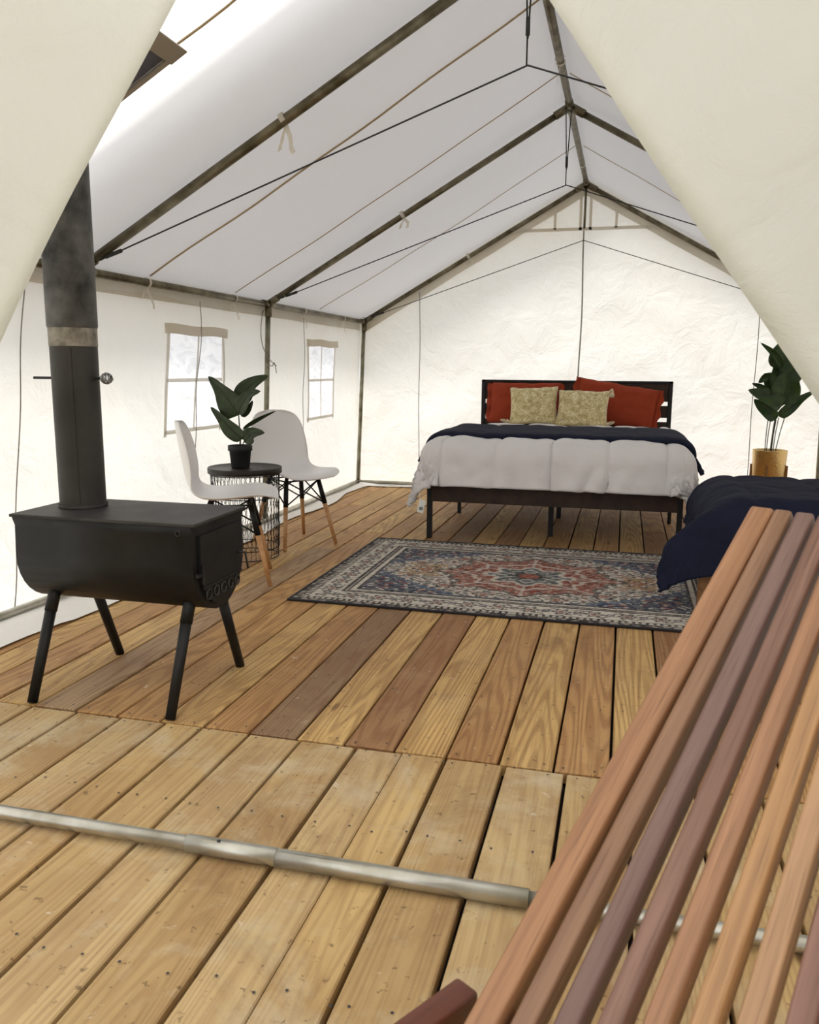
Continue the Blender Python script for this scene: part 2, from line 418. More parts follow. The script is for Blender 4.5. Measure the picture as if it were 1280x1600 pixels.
# back wall with gable
nx, nzv = 72, 44; rows = []
for i in range(nx+1):
    x = (XL-.05) + (XR-XL+.1)*i/nx; top = ZE+.03 + K*((XC-XL) - abs(x-XC)); col = []
    for j in range(nzv+1):
        t = j/nzv; z = t*top
        y = YB + .03*math.sin(PI*t)*(.5+nz(x*1.2, z*1.1, 1)) + .018*nz(x*3+z*1.5, z*3-x, 5)*math.sin(PI*t)
        col.append((x, y, z))
    rows.append(col)
wb = struct(mesh_obj('wall_back', grid_mesh('wall_back', np.array(rows)), M_BACK, None, True))
# roof: two slopes, one sheet
def roof_z(x): return ZE+.035 + K*((XC-XL) - abs(x-XC))
YA = -2.6
us = np.concatenate([np.linspace(XL-.16, XC, 30), np.linspace(XC, XR+.16, 30)[1:]])
raft = [YF, 3.30, 5.31, 7.45]
vs = sorted(set(list(np.round(np.linspace(YF-.1, YB+.12, 84), 3)) + [2.27, 2.53]))
def roof_pt(x, y):
    u = abs(x-XC)/(XC-XL); sag = 0
    for a, b in zip(raft, raft[1:]):
        if a < y < b: sag = math.sin(PI*(y-a)/(b-a))
    return roof_z(x) - .022*sag*math.sin(PI*min(1, u)) + .006*nz(x*2, y*2, 4)
P = np.array([[(x, y, roof_pt(x, y)) for y in vs] for x in us])
def skipj(i, j):   # stove jack opening
    if i >= len(us)-1: return False
    xc, yc = (us[i]+us[i+1])/2, (vs[j]+vs[j+1])/2
    return -2.02 < xc < -1.44 and 2.27 < yc < 2.53
ce = struct(mesh_obj('ceiling', grid_mesh('ceiling', P, skipj), M_ROOF, None, True))
# added unseen sheet over the deck, cutting sky light on its boards
va = np.linspace(YA, YF-.1, 24)
P = np.array([[(x, y, roof_z(x)+.01*math.sin(y*3)) for y in va] for x in us])
aw = struct(mesh_obj('added_deck_shade', grid_mesh('added_deck_shade', P), M_ROOF, None, True))
# added unseen sheet that shades the roof behind the stove jack
vf = np.linspace(2.82, YB+.5, 30)
P = np.array([[(x, y, roof_z(x)+.24+.03*math.sin(y*2.1)*abs(math.sin(x*2))) for y in vf] for x in np.concatenate([np.linspace(XL-.4, XC, 16), np.linspace(XC, XR+.4, 16)[1:]])])
struct(mesh_obj('added_roof_shade', grid_mesh('added_roof_shade', P), M_RSHADE, None, True))
# added unseen screen at right, keeping light off the chair slats' sides
P = np.array([[(XR+.12+.03*math.sin(y*9), y, z) for z in np.linspace(.02, ZE+.02, 10)] for y in np.linspace(YA, YF-.12, 60)])
struct(mesh_obj('added_side_shade', grid_mesh('added_side_shade', P), M_SSHADE, None, True))
# roof seams
for yseam, wd in ((2.50, .010), (3.86, .016), (4.82, .009), (6.30, .008), (5.95, .0), (7.0, .0)):
    if not wd: continue
    for sgn in (-1, 1):
        pts = []
        for q in range(25):
            x = XC + sgn*(XC-XL)*(.015+.985*q/24)
            if yseam < 2.6 and sgn < 0 and x < -1.42: break
            pts.append((x, yseam+.010*math.sin(q*.8)*(1 if wd > .009 else .3), roof_pt(x, yseam)-.011))
        strip('roof_seam', pts, wd, (0, 1, 0), .003, M_SEAM, ce)
# stove jack on the roof
def roof_quad(name, x0, x1, y0, y1, dz, mat, th=.004):
    bm = bmesh.new(); v = []
    for s in (0, -th):
        for (x, y) in ((x0, y0), (x1, y0), (x1, y1), (x0, y1)): v.append(bm.verts.new((x, y, roof_pt(x, y)+dz+s)))
    for f in ((0, 1, 2, 3), (7, 6, 5, 4), (0, 4, 5, 1), (1, 5, 6, 2), (2, 6, 7, 3), (3, 7, 4, 0)): bm.faces.new([v[k] for k in f])
    return bm_obj(name, bm, mat, ce)
M_JACK = simple('jack_fabric', lin(92, 92, 102), .6, .1, .2, 8, .1, .4, lin(64, 64, 72))
M_JFRAME = canvas('jack_frame', lin(156, 146, 132), .06, lin(130, 114, 92), .4, .1)
roof_quad('stove_jack', -2.04, -1.44, 2.25, 2.55, .004, M_JACK)
roof_quad('jack_border', -1.462, -1.405, 2.20, 2.565, -.006, M_JFRAME)
roof_quad('jack_border', -2.08, -1.44, 2.534, 2.556, -.006, M_JFRAME)
roof_quad('jack_border', -2.08, -1.44, 2.20, 2.25, -.006, M_JFRAME)
# valance strips below the eaves and gable bands
pts = [(XL-.045, y, ZE-.045) for y in np.linspace(YF, YB-.05, 40)]
strip('valance', pts, .085, (-.1, 0, 1), .003, M_HEM, ce)
for sgn, xe in ((-1, XL), (1, XR)):
    pts = [(XC+(xe-XC)*t, YB-.012+.012*math.sin(t*20), ZR-.055-(ZR-ZE)*t) for t in np.linspace(.0, 1, 30)]
    strip('gable_band', pts, .10, (0, .1, 1), .003, M_HEM, wb)
# gable vent: straps and translucent panels
for x0, x1, z0, z1 in ((-1.03, .22, 2.265, 2.292), (-.448, -.425, 2.27, 2.56), (-.365, -.342, 2.27, 2.56), (-.662, -.640, 2.28, 2.45), (-.150, -.128, 2.28, 2.44)):
    box('vent_strap', ((x0+x1)/2, YB-.028, (z0+z1)/2), (x1-x0, .004, z1-z0), M_HEM, wb, 0)
for x in (-1.842, 1.045):
    tube('wall_seam', [(x+.004*math.sin(z*6), YB-.016+.02*0, z) for z in np.linspace(.05, 1.78 if x < 0 else 1.72, 16)], .0035, M_PCORD, wb, 6)
tube('wall_seam', [(XC+.006*math.sin(z*5), YB-.02, z) for z in np.linspace(.1, 2.30, 16)], .006, M_FRAME, wb, 6)
tube('wall_seam', [(left_pt(2.98, z)+.01, 2.98+.008*math.sin(z*9), z) for z in np.linspace(.03, 1.46, 20)], .0026, M_PCORD, wl, 6)
# windows in the left wall
for n, (a, b, c, d) in enumerate(wins):
    def wpt(y, z, dx=.006): return (left_pt(y, z)+dx, y, z)
    w0 = empty('window_%d' % (n+1)); struct(w0)
    P = np.array([[wpt(y, z, -.004) for z in np.linspace(c-.01, d+.01, 8)] for y in np.linspace(a-.01, b+.01, 8)])
    mesh_obj('window_screen', grid_mesh('window_screen', P), M_PANE, w0, True)
    wob = lambda q: .008*math.sin(q*7+n*2)
    strip('head_flap', [wpt(y, d+.018+.004*math.sin(y*14), .012) for y in np.linspace(a-.045, b+.05, 12)], .055, (0, 0, 1), .006, M_HEM, w0)
    strip('window_hem', [wpt(y, c-.005, .008) for y in np.linspace(a-.02, b+.02, 12)], .022, (0, 0, 1), .003, M_WHEM, w0)
    strip('window_hem', [wpt(a-.005+wob(z), z, .008) for z in np.linspace(c-.03, d, 14)], .026, (0, 1, 0), .003, M_WHEM, w0)
    strip('window_hem', [wpt(b+.005+1.6*wob(z+1), z, .008) for z in np.linspace(c-.03, d, 14)], .020, (0, 1, 0), .003, M_WHEM, w0)
    mz = c+(d-c)*.52
    strip('window_strap', [wpt(y, mz, .004) for y in np.linspace(a, b, 10)], .020, (0, 0, 1), .003, M_WHEM, w0)
    my = (a+b)/2 + (.01 if n == 0 else 0)
    strip('window_strap', [wpt(my, z, .005) for z in np.linspace(c, d, 10)], .014, (0, 1, 0), .003, M_WHEM, w0)
    yc = my if n == 0 else a-.12
    lo = .35 if n == 0 else .6
    tube('pull_cord', [(left_pt(yc, z)+.016, yc+(.012*math.sin(z*11+n) if z < 1.30 or n else .01*math.sin(z*20)), z) for z in np.linspace(lo, ZE-.06, 30)], .0024, M_PCORD, w0, 6)
# sod cloth lying on the floor along the walls
ysod = np.linspace(YF+.1, YB-.02, 70)
def sod_x(y): return -2.30 + .035*math.sin(y*4.3)+.02*nz(y*3, 1.7) - .0*y
P = np.array([[(wall_bottom(y)*(1-s)+sod_x(y)*s, y, .006+.010*abs(nz(y*6, s*3, 2))*s + .012*math.sin(PI*s)*(.6+.4*math.sin(y*7))) for s in np.linspace(0, 1, 6)] for y in ysod])
mesh_obj('sod_cloth', grid_mesh('sod_cloth', P), M_SOD, wl, True)
P = np.array([[(x, YB-.02-s*(.10+.03*math.sin(x*5)), .006+.03*math.sin(PI*s)*abs(math.sin(x*3))) for s in np.linspace(0, 1, 6)] for x in np.linspace(-2.4, 1.5, 60)])
mesh_obj('sod_cloth', grid_mesh('sod_cloth', P), M_SOD, wb, True)

# front wall: the two halves tied back as flaps
def flap(name, E, O, sgn, label):
    def interp(pts, t):
        s = t*(len(pts)-1); i = min(int(s), len(pts)-2); f = s-i
        p = [pts[max(i-1, 0)], pts[i], pts[i+1], pts[min(i+2, len(pts)-1)]]
        out = []
        for k in range(2):
            a, b, c, d = (q[k] for q in p)
            out.append(.5*(2*b+(c-a)*f+(2*a-5*b+4*c-d)*f*f+(3*b-a-3*c+d)*f**3))
        return out
    nt, ns = 60, 34; G = []
    for i in range(nt+1):
        t = i/nt; e = interp(E, t); o = interp(O, t); col = []
        for j in range(-3, ns+1):
            if j < 0:
                s = .0; dy = [.012, .02, .016][-j-1]; sb = [.004, .02, .05][-j-1]
                x, z = e[0]+(o[0]-e[0])*sb, e[1]+(o[1]-e[1])*sb; y = YF+dy
            else:
                s = j/ns; x, z = e[0]+(o[0]-e[0])*s, e[1]+(o[1]-e[1])*s
                y = YF - .16*math.sin(PI*min(1, s*1.05))*(.25+.75*math.sin(PI*min(1, t*1.1+.05))) + .035*nz(x*3.1+z*2.2*sgn, z*1.3, 7)*min(1, s*5)
                y += .025*math.sin(6*s+3*t)*min(1, s*4)
            col.append((x, y, z))
        G.append(col)
    o = mesh_obj(name, grid_mesh(name, np.array(G)), M_FLAP, None, True)
    tag(o, label, 'tent flap', 'door flaps of the tent'); return o
flap('tent_flap', [(-.542, 2.262), (-.876, 1.792), (-1.145, 1.429), (-1.327, 1.156), (-1.55, .80), (-1.72, .45), (-1.80, .05)],
     [(-.42, 2.64), (-1.0, 2.32), (-1.6, 1.98), (-2.2, 1.62), (-2.41, 1.3), (-2.47, .6), (-2.5, .05)], 1, 'cream canvas door flap tied back beside the stove pipe')
flap('tent_flap', [(-.54, 2.262), (-.159, 1.724), (.030, 1.448), (.225, 1.180), (.42, .90), (.66, .50), (.78, .05)],
     [(-.38, 2.64), (.2, 2.32), (.8, 1.98), (1.4, 1.62), (1.61, 1.3), (1.66, .6), (1.68, .05)], -1, 'cream canvas door flap tied back above the slatted wooden chair')

# ------------------------------------------------------------------ tent frame
tf = tag(empty('tent_framework', (XC, 4.5, 0)), 'galvanized tube frame holding up the canvas roof and walls', 'tent frame')
def fp(p): return (p[0]-XC, p[1]-4.5, p[2])
def fpole(name, a, b, r, m=M_FRAME): return tube(name, [fp(a), fp(b)], r, m, tf, 14)
fpole('ridge_pole', (XC, YF-.02, ZR-.015), (XC, YB-.04, ZR-.015), .021)
for y in raft:
    for xe in (XL, XR):
        fpole('rafter_pole', (XC, y, ZR-.02), (xe, y, ZE-.005), .019 if y > 4 else .021)
        if y > 2: fpole('wall_post', (xe, y, ZE-.01), (wall_bottom(y)+.035 if xe < 0 else xe+.03, y,   .02), .018, M_POST)
    # three way fitting at ridge and eaves
    bm = bmesh.new()
    for d in ((1, 0, -K), (-1, 0, -K), (0, 1, 0), (0, -1, 0)):
        d = Vector(d).normalized(); c = Vector(fp((XC, y, ZR-.018))); add_tube(bm, [c, c+d*.10], .025, 12)
    bm_obj('ridge_fitting', bm, M_FRAME, tf, True)
    for xe, s in ((XL, 1), (XR, -1)):
        bm = bmesh.new(); c = Vector(fp((xe, y, ZE-.008)))
        for d in ((s, 0, K), (0, 1, 0), (0, -1, 0), (0, 0, -1)):
            add_tube(bm, [c, c+Vector(d).normalized()*.085], .0235, 12)
        bm_obj('eave_fitting', bm, M_FRAME, tf, True)
for xe in (XL, XR): fpole('eave_pole', (xe, YF-.02, ZE-.012), (xe, YB-.03, ZE-.012), .019)
bm = bmesh.new(); add_tube(bm, [fp((wall_bottom(y)+.035, y, .03)) for y in (YF, 2.6, 3.3, 4.2, 5.2, 6.2, YB-.04)], .018, 12); bm_obj('sill_pole', bm, M_PIPE, tf, True)
fpole('sill_pole', (XR+.05, YF, .02), (XR+.05, YB-.04, .02), .018, M_PIPE)
fpole('sill_pole', (XL-.05, YB-.05, .03), (XR+.05, YB-.05, .03), .017, M_PIPE)
fpole('gable_post', (XC, YB-.045, ZR-.03), (XC-.002, YB-.045, 2.28), .010)

# canvas ties knotted around the poles
def tie(p, d=(0, 1, 0), drop=.10, rr=.026, seed=0):
    rnd = random.Random(seed); p = Vector(p); d = Vector(d).normalized(); bm = bmesh.new()
    a = d.cross(Vector((0, 0, 1))).normalized(); b = a.cross(d)
    ring = [p + rr*(math.cos(2*PI*k/12)*a + math.sin(2*PI*k/12)*b) for k in range(13)]
    for k in range(12):
        q = [ring[k]-d*.011, ring[k]+d*.011, ring[k+1]+d*.011, ring[k+1]-d*.011]; bm.faces.new([bm.verts.new(v) for v in q])
    for s in (-1, 1):
        x = p - b*rr*1.0 + Vector((0, 0, -.004)); prev = None; L = drop*(1 if s > 0 else .55)
        for k in range(6):
            t = k/5; c = x + d*s*(.020*math.sin(t*2)+.012*t*rnd.uniform(.5, 2)) + a*.012*t*s + Vector((0, 0, -L*t))
            pr = (bm.verts.new(c-d*.010), bm.verts.new(c+d*.010))
            if prev: bm.faces.new((prev[0], prev[1], pr[1], pr[0]))
            prev = pr
    me = bpy.data.meshes.new('tie_tape'); bm.to_mesh(me); bm.free()
    mesh_obj('tie_tape', me, M_TAPE, ce)
sl = Vector((1, 0, K)).normalized()
for n, y in enumerate((3.83, 4.80, 5.95, 6.85)): tie((XL, y, ZE-.012), (0, 1, 0), .10, .024, n)
for n, (x, y) in enumerate(((-1.39, 3.30), (-1.43, 5.31), (-1.40, 7.44))): tie((x, y, ZE-.005+(x-XL)*K), sl, .13 if y < 4 else .07, .025, 10+n)
for n, y in enumerate((4.55, 6.75)): tie((XC, y, ZR-.015), (0, 1, 0), .16, .027, 20+n)
for n, z in enumerate((1.10, .45)): tie((XL-.03, 7.45, z), (0, 0, 1), .05, .024, 30+n)

# tension cords hung under the ridge
def cordset(y, zc, label, hang=True, ym=None):
    ym = ym or y; t = tag(empty('tension_cord', (XC, ym, zc)), label, 'cord', 'tension cords under the roof')
    L = lambda p: (p[0]-XC, p[1]-ym, p[2]-zc)
    tube('cord_line', [L((XL+.10, y, ZE+.03)), L((XC, ym, zc)), L((XR-.10, y, ZE+.03))], .0034, M_CORD, t, 6)
    for xe, s in ((XL, 1), (XR, -1)):
        tube('cord_sleeve', [L((xe+s*.13, y, ZE+.03+.035*.36)), L((xe+s*.21, y, ZE+.03+.11*.34))], .009, M_CORD, t, 8)
        tube('cord_loop', [L((xe+s*.005, y, ZE+.02)), L((xe+s*.07, y+.012, ZE+.022)), L((xe+s*.14, y, ZE+.03+.013)), L((xe+s*.07, y-.012, ZE+.022)), L((xe+s*.005, y, ZE+.0))], .003, M_CORD, t, 6)
    if hang:
        tube('hanger_loop', [L((XC-.004, ym, zc)), L((XC-.004, ym, zc+.10)), L((XC-.018, ym, ZR-.05)), L((XC-.018, ym, ZR-.01))], .0035, M_CORD, t, 6)
        tube('hanger_loop', [L((XC-.002, ym, zc+.09)), L((XC+.014, ym, ZR-.05)), L((XC+.018, ym, ZR-.01))], .0035, M_CORD, t, 6)
        tube('hanger_knot', [L((XC-.003, ym, zc+.10)), L((XC-.003, ym, zc+.16))], .008, M_CORD, t, 8)
cordset(3.30, 2.185, 'dark tension cord strung under the roof nearest the door', True, 3.22)
cordset(5.31, 2.185, 'dark tension cord strung under the roof over the rug', True, 5.25)
cordset(7.38, 2.175, 'dark tension cord strung along the gable behind the bed', False)
wire = bmesh.new()
for z in (1.13, 1.05):
    add_tube(wire, [(XL-.03+.05*t, 5.30-.10*math.sin(PI*t)**.8+.08*t**6, z+.35-.37*t-.02*math.sin(PI*t)) for t in np.linspace(0, 1, 24)], .003, 6); add_tube(wire, [(XL+.021*math.cos(a), 5.31+.021*math.sin(a), z-.02) for a in np.linspace(0, 2*PI, 13)], .003, 6); add_tube(wire, [(XL+.015, 5.33+.06*t, z-.02+.03*math.sin(PI*t)-.05*t*t) for t in np.linspace(0, 1, 10)], .003, 6); break
tag(bm_obj('tie_rope', wire, M_PCORD, None, True), 'grey tie rope looped round the wall post between the windows', 'rope')

# ground pole across the doorway
gp = tag(empty('ground_pole', (-.4, YF, .022)), 'galvanized pole lying across the plank floor in the doorway', 'pole')
tube('thin_tube', [(-2.05, 0, 0), (-.50, 0, 0)], .0165, M_PIPE, gp, 18)
tube('sleeve_tube', [(-.52, 0, 0), (-.30, 0, 0)], .0205, M_PIPE, gp, 18)
tube('thick_tube', [(-.31, 0, 0), (.26, 0, 0)], .0200, M_PIPE, gp, 18)
tube('thin_tube', [(.24, 0, 0), (1.98, 0, 0)], .0165, M_PIPE, gp, 18)
lathe('rivet', [(0, .003), (.004, .002), (.005, 0)], M_INK, gp, 10, (-.44, -.004, .0195))

# ------------------------------------------------------------------ stove
st = tag(empty('wood_stove', (-1.605, 2.43, 0)), 'black half barrel wood stove on four splayed legs', 'stove')
hw, r_, x0, x1, zt, zb = .172, .172, -.325, .325, .61, .305
prof = [(-hw-.012, zt), (-hw, zt-.03)]
for k in range(0, 17):
    a = PI + PI*k/16; prof.append((hw*1.03*math.cos(a), zb+.175+.175*math.sin(a)))
prof += [(hw, zt-.03), (hw+.012, zt)]
bm = bmesh.new(); A = [bm.verts.new((x0, p[0], p[1])) for p in prof]; B = [bm.verts.new((x1, p[0], p[1])) for p in prof]
for i in range(len(prof)-1): bm.faces.new((A[i], A[i+1], B[i+1], B[i]))
bm.faces.new(A); bm.faces.new(B); bm.faces.new((A[0], A[-1], B[-1], B[0]))
body = bm_obj('body', bm, M_STOVE, st)
for p in body.data.polygons: p.use_smooth = len(p.vertices) == 4
bm = bmesh.new(); add_box(bm, (0, 0, zt+.004), (.672, .368, .010), None, .002); bm_obj('top_plate', bm, M_STOVETOP, st)
# door on the end face
bm = bmesh.new(); dp = []
ins = .030
for p in [(-hw+ins, zt-.035), (-hw+ins, zb+.16)] + [((hw-ins)*math.cos(PI+PI*k/12), zb+.165+(.165-ins+.012)*math.sin(PI+PI*k/12)) for k in range(1, 12)] + [(hw-ins, zb+.16), (hw-ins, zt-.035)]: dp.append(p)
A = [bm.verts.new((x1, p[0], p[1])) for p in dp]; B = [bm.verts.new((x1+.010, p[0], p[1])) for p in dp]
bm.faces.new(B)
for i in range(len(dp)): bm.faces.new((A[i], A[(i+1) % len(dp)], B[(i+1) % len(dp)], B[i]))
door = bm_obj('door', bm, M_STOVE, st)
for y in (-.10, -.05, 0, .05, .10):
    bm = bmesh.new(); add_tube(bm, [(x1+.012, y+.017*math.cos(2*PI*k/14), .375+.017*math.sin(2*PI*k/14)+.35*y*0) for k in range(15)], .003, 6); bm_obj('draft_ring', bm, M_STOVETOP, door, True)
box('draft_slide', (x1+.012, 0, .402), (.006, .27, .008), M_STOVE, door, .001)
for z in (.45,):
    bm = bmesh.new(); add_box(bm, (x1+.010, -hw+.018, z), (.014, .034, .012), None, .002); add_tube(bm, [(x1+.018, -hw+.028, z-.03), (x1+.018, -hw+.028, z+.03)], .005, 8); bm_obj('hinge', bm, M_STOVE, door)
tube('latch_handle', [(x1+.012, .11, .47), (x1+.035, .12, .47), (x1+.04, .13, .41)], .004, M_STOVETOP, door, 8)
bm = bmesh.new(); add_tube(bm, [(x1-.045+.009*math.cos(2*PI*k/10), -hw-.010, zt-.022+.009*math.sin(2*PI*k/10)) for k in range(11)], .002, 6); bm_obj('hook_ring', bm, M_STOVETOP, st, True)
for lx in (-.245, .265):
    for s in (-1, 1):
        tube('leg', [(lx, s*.10, .345), (lx, s*.248, 0)], [.019, .0165], M_STOVE, st, 14)
        tube('leg_socket', [(lx, s*.085, .375), (lx, s*.128, .28)], [.0205, .0205], M_STOVE, st, 14)

fp_ = tag(empty('stove_pipe', (-1.805, 2.45, .619)), 'tall dark stove pipe rising from the wood stove', 'stove pipe')
lathe('lower_section', [(.0765, 0), (.0765, .60)], M_FLUELOW, fp_, 40)
lathe('bare_band', [(.078, .545), (.078, .618)], M_BARE, fp_, 40)
lathe('upper_section', [(.0785, .605), (.081, .612), (.081, 1.9)], M_FLUE, fp_, 40)
lathe('pipe_collar', [(.080, 0), (.082, .004), (.080, .012)], M_STOVETOP, fp_, 40)
box('pipe_seam', (.034, -.0705, .28), (.010, .004, .52), M_FLUELOW, fp_, .001, Matrix.Rotation(math.radians(26), 3, 'Z'))
tube('damper_rod', [(-.165, 0, .44), (.11, 0, .44)], .0045, M_BLACKM, fp_, 8)
bm = bmesh.new(); pts = []
for k in range(61): a = k*2*PI/12; pts.append((.100+.040*(k/60), .018*math.cos(a)*math.sin(PI*(k+8)/76), .44+.018*math.sin(a)*math.sin(PI*(k+8)/76)))
add_tube(bm, pts, .0028, 6); bm_obj('spring_handle', bm, M_SPRING, fp_, True)

# ------------------------------------------------------------------ moulded chairs
def make_chair(name, loc, rz, label):
    t = tag(empty(name, loc, rz), label, 'chair', 'white moulded chairs by the side table')
    prof = [(.232, .425, .15), (.226, .440, .185), (.20, .450, .212), (.14, .448, .228), (.06, .438, .232), (-.03, .430, .231), (-.10, .429, .228), (-.155, .440, .224), (-.195, .468, .221), (-.219, .510, .218),
            (-.234, .565, .214), (-.246, .63, .207), (-.257, .70, .196), (-.266, .76, .180), (-.272, .80, .155), (-.275, .822, .115), (-.276, .832, .06)]
    nu = 17; G = []
    for f, z, w in prof:
        k = max(0, min(1, (z-.44)/.14)) if f < -.1 else 0; row = []
        for j in range(nu):
            u = -1+2*j/(nu-1); e = abs(u)**2.4
            up = .030*e*(1-k)*(1 if f < .16 else .35) ; fw = (.055*e)*k*(1-max(0, (z-.72)/.25))
            row.append((f+fw, u*w, z+up))
        G.append(row)
    sh = mesh_obj('shell', grid_mesh('shell', np.array(G)), M_PLASTIC, t, True)
    m = sh.modifiers.new('s', 'SOLIDIFY'); m.thickness = .008; m.offset = -1
    m = sh.modifiers.new('b', 'SUBSURF'); m.levels = 1; m.render_levels = 1
    feet = {}
    for sx in (1, -1):
        for sy in (1, -1):
            top = Vector((.105*sx-.01, .115*sy, .408)); foot = Vector((.195*sx-.01, .185*sy, 0)); mid = top.lerp(foot, .36)
            feet[(sx, sy)] = (top, mid)
            tube('leg', [mid.lerp(top, .06), foot], [.0145, .0105], M_BEECH, t, 14)
            tube('leg_bracket', [top, mid.lerp(foot, .015)], [.014, .0155], M_BLACKM, t, 12)
            tube('mount', [top+Vector((0, 0, -.004)), top+Vector((-.012*sx, -.012*sy, .022))], .012, M_BLACKM, t, 10)
    bm = bmesh.new()
    for a, b in (((1, 1), (1, -1)), ((-1, 1), (-1, -1)), ((1, 1), (-1, 1)), ((1, -1), (-1, -1))):
        add_tube(bm, [feet[a][0], feet[b][1]], .0045, 8); add_tube(bm, [feet[b][0], feet[a][1]], .0045, 8)
        add_tube(bm, [feet[a][0], feet[b][0]], .005, 8)
    bm_obj('wire_brace', bm, M_BLACKM, t, True)
    return t
make_chair('moulded_chair', (-1.945, 3.855, 0), math.radians(24), 'white moulded chair in side view behind the wood stove')
make_chair('moulded_chair', (-1.985, 4.79, 0), math.radians(-37), 'white moulded chair turned to the camera below the far window')

# ------------------------------------------------------------------ wire side table and its plant
TX, TY = -2.115, 4.36
tb = tag(empty('side_table', (TX, TY, 0)), 'round side table with dark top on a wire basket base', 'table')
lathe('table_top', [(0, .495), (.205, .495), (.212, .497), (.213, .525), (.210, .530), (.204, .5285), (.20, .526), (0, .526)], M_TTOP, tb, 48)
bm = bmesh.new(); N = 44
for k in range(N):
    a = 2*PI*k/N; a2 = 2*PI*(k+.5)/N
    r1, r0 = .198, .185
    add_tube(bm, [(r1*math.cos(a), r1*math.sin(a), .495), (r0*math.cos(a), r0*math.sin(a), .006)], .0016, 4, False)
    for z0, z1, d in ((.49, .36, 1), (.36, .20, -1), (.20, .06, 1)):
        b0 = a; b1 = a+d*2*PI*2/N
        add_tube(bm, [(.195*math.cos(b0), .195*math.sin(b0), z0), (.190*math.cos(b1), .190*math.sin(b1), z1)], .0013, 4, False)
for z in (.006, .06, .36, .49):
    r = .185+.013*z/.49
    add_tube(bm, [(r*math.cos(2*PI*k/40), r*math.sin(2*PI*k/40), z) for k in range(41)], .003, 6, False)
bm_obj('wire_basket', bm, M_BLACKM, tb)

def leaf(name, pts, width, mat, parent, curl=.25, ny=0.0, yb=0.0, yt=0.0, shape=.55, th=.0012):
    """blade along pts [(x,z),...] of the midrib, spread sideways; curl lifts the two halves"""
    n = 14; P = [Vector((p[0], yb+(yt-yb)*k/(len(pts)-1), p[1])) for k, p in enumerate(pts)]
    def at(t):
        s = t*(len(P)-1); i = min(int(s), len(P)-2); f = s-i
        p0, p1, p2, p3 = P[max(i-1, 0)], P[i], P[i+1], P[min(i+2, len(P)-1)]
        return .5*(2*p1+(p2-p0)*f+(2*p0-5*p1+4*p2-p3)*f*f+(3*p1-p0-3*p2+p3)*f**3)
    G = []
    for i in range(n+1):
        t = i/n; c = at(t); d = (at(min(1, t+.03))-at(max(0, t-.03))).normalized()
        face = Vector((0, -1, ny)).normalized(); side = d.cross(face).normalized(); nrm = side.cross(d).normalized()
        w = width*(math.sin(PI*t**shape)**.8 if 0 < t < 1 else 0)+.0008
        row = []
        for j in range(-4, 5):
            u = j/4; q = c + side*w*u*.5 + nrm*(abs(u)**1.3*curl*w*.5 + .06*width*math.sin(t*9+u*2)*abs(u))
            row.append(tuple(q))
        G.append(row)
    me = grid_mesh(name, np.array(G)); o = mesh_obj(name, me, mat, parent, True)
    m = o.modifiers.new('s', 'SOLIDIFY'); m.thickness = th
    bm = bmesh.new(); add_tube(bm, [at(k/8)+Vector((0, -.002, 0)) for k in range(9)], [.0022*(1-.09*k) for k in range(9)], 5); bm_obj('midrib', bm, M_STEM, o, True)
    return o
pl = tag(empty('potted_plant', (TX-.012, TY-.03, .527)), 'small green leafy plant in a black pot on the side table', 'plant')
pot = lathe('pot', [(0, 0), (.050, 0), (.053, .006), (.062, .098), (.0695, .100), (.0695, .130), (.064, .130), (.060, .112), (0, .112)], M_POT, pl, 32)
lathe('soil', [(.061, .110), (0, .116)], M_SOIL, pot, 24)
s = .00381   # metres per unit of the sketch the leaves were drawn in
def S(*pts): return [((px-362)*s, .130+(700-py)*s) for px, py in pts]
tube('stem', [(p[0], 0, p[1]) for p in S((362, 703), (363, 690), (362, 672), (361, 652))], [.005, .0045, .004, .003], M_STEM, pl, 8)
tube('stem', [(p[0], -.01, p[1]) for p in S((366, 703), (370, 694), (374, 690))], .003, M_STEM, pl, 8)
leaf('leaf', S((361, 655), (349, 636), (335, 617), (318, 598)), .150, M_LEAF, pl, .30, .15, 0, -.03, .42)
leaf('leaf', S((361, 642), (368, 623), (380, 608), (404, 596)), .115, M_LEAF, pl, .25, .1, .02, .05, .60)
leaf('leaf', S((362, 653), (370, 639), (384, 624), (403, 618)), .085, M_LEAF, pl, .2, .2, -.01, -.05, .60)
leaf('leaf', S((368, 690), (353, 677), (340, 661), (324, 643)), .092, M_LEAF, pl, .3, .1, -.01, -.06, .55)
leaf('leaf', S((366, 676), (378, 668), (394, 658), (410, 649)), .024, M_LEAF, pl, 1.2, .1, .01, .10, .75)
leaf('leaf', S((371, 695), (380, 685), (389, 680), (406, 679)), .092, M_LEAF, pl, .2, .1, -.01, -.03, .55)
leaf('leaf', S((363, 657), (370, 649), (375, 641), (377, 634)), .05, M_LEAF, pl, .3, .1, .02, .06, .55)

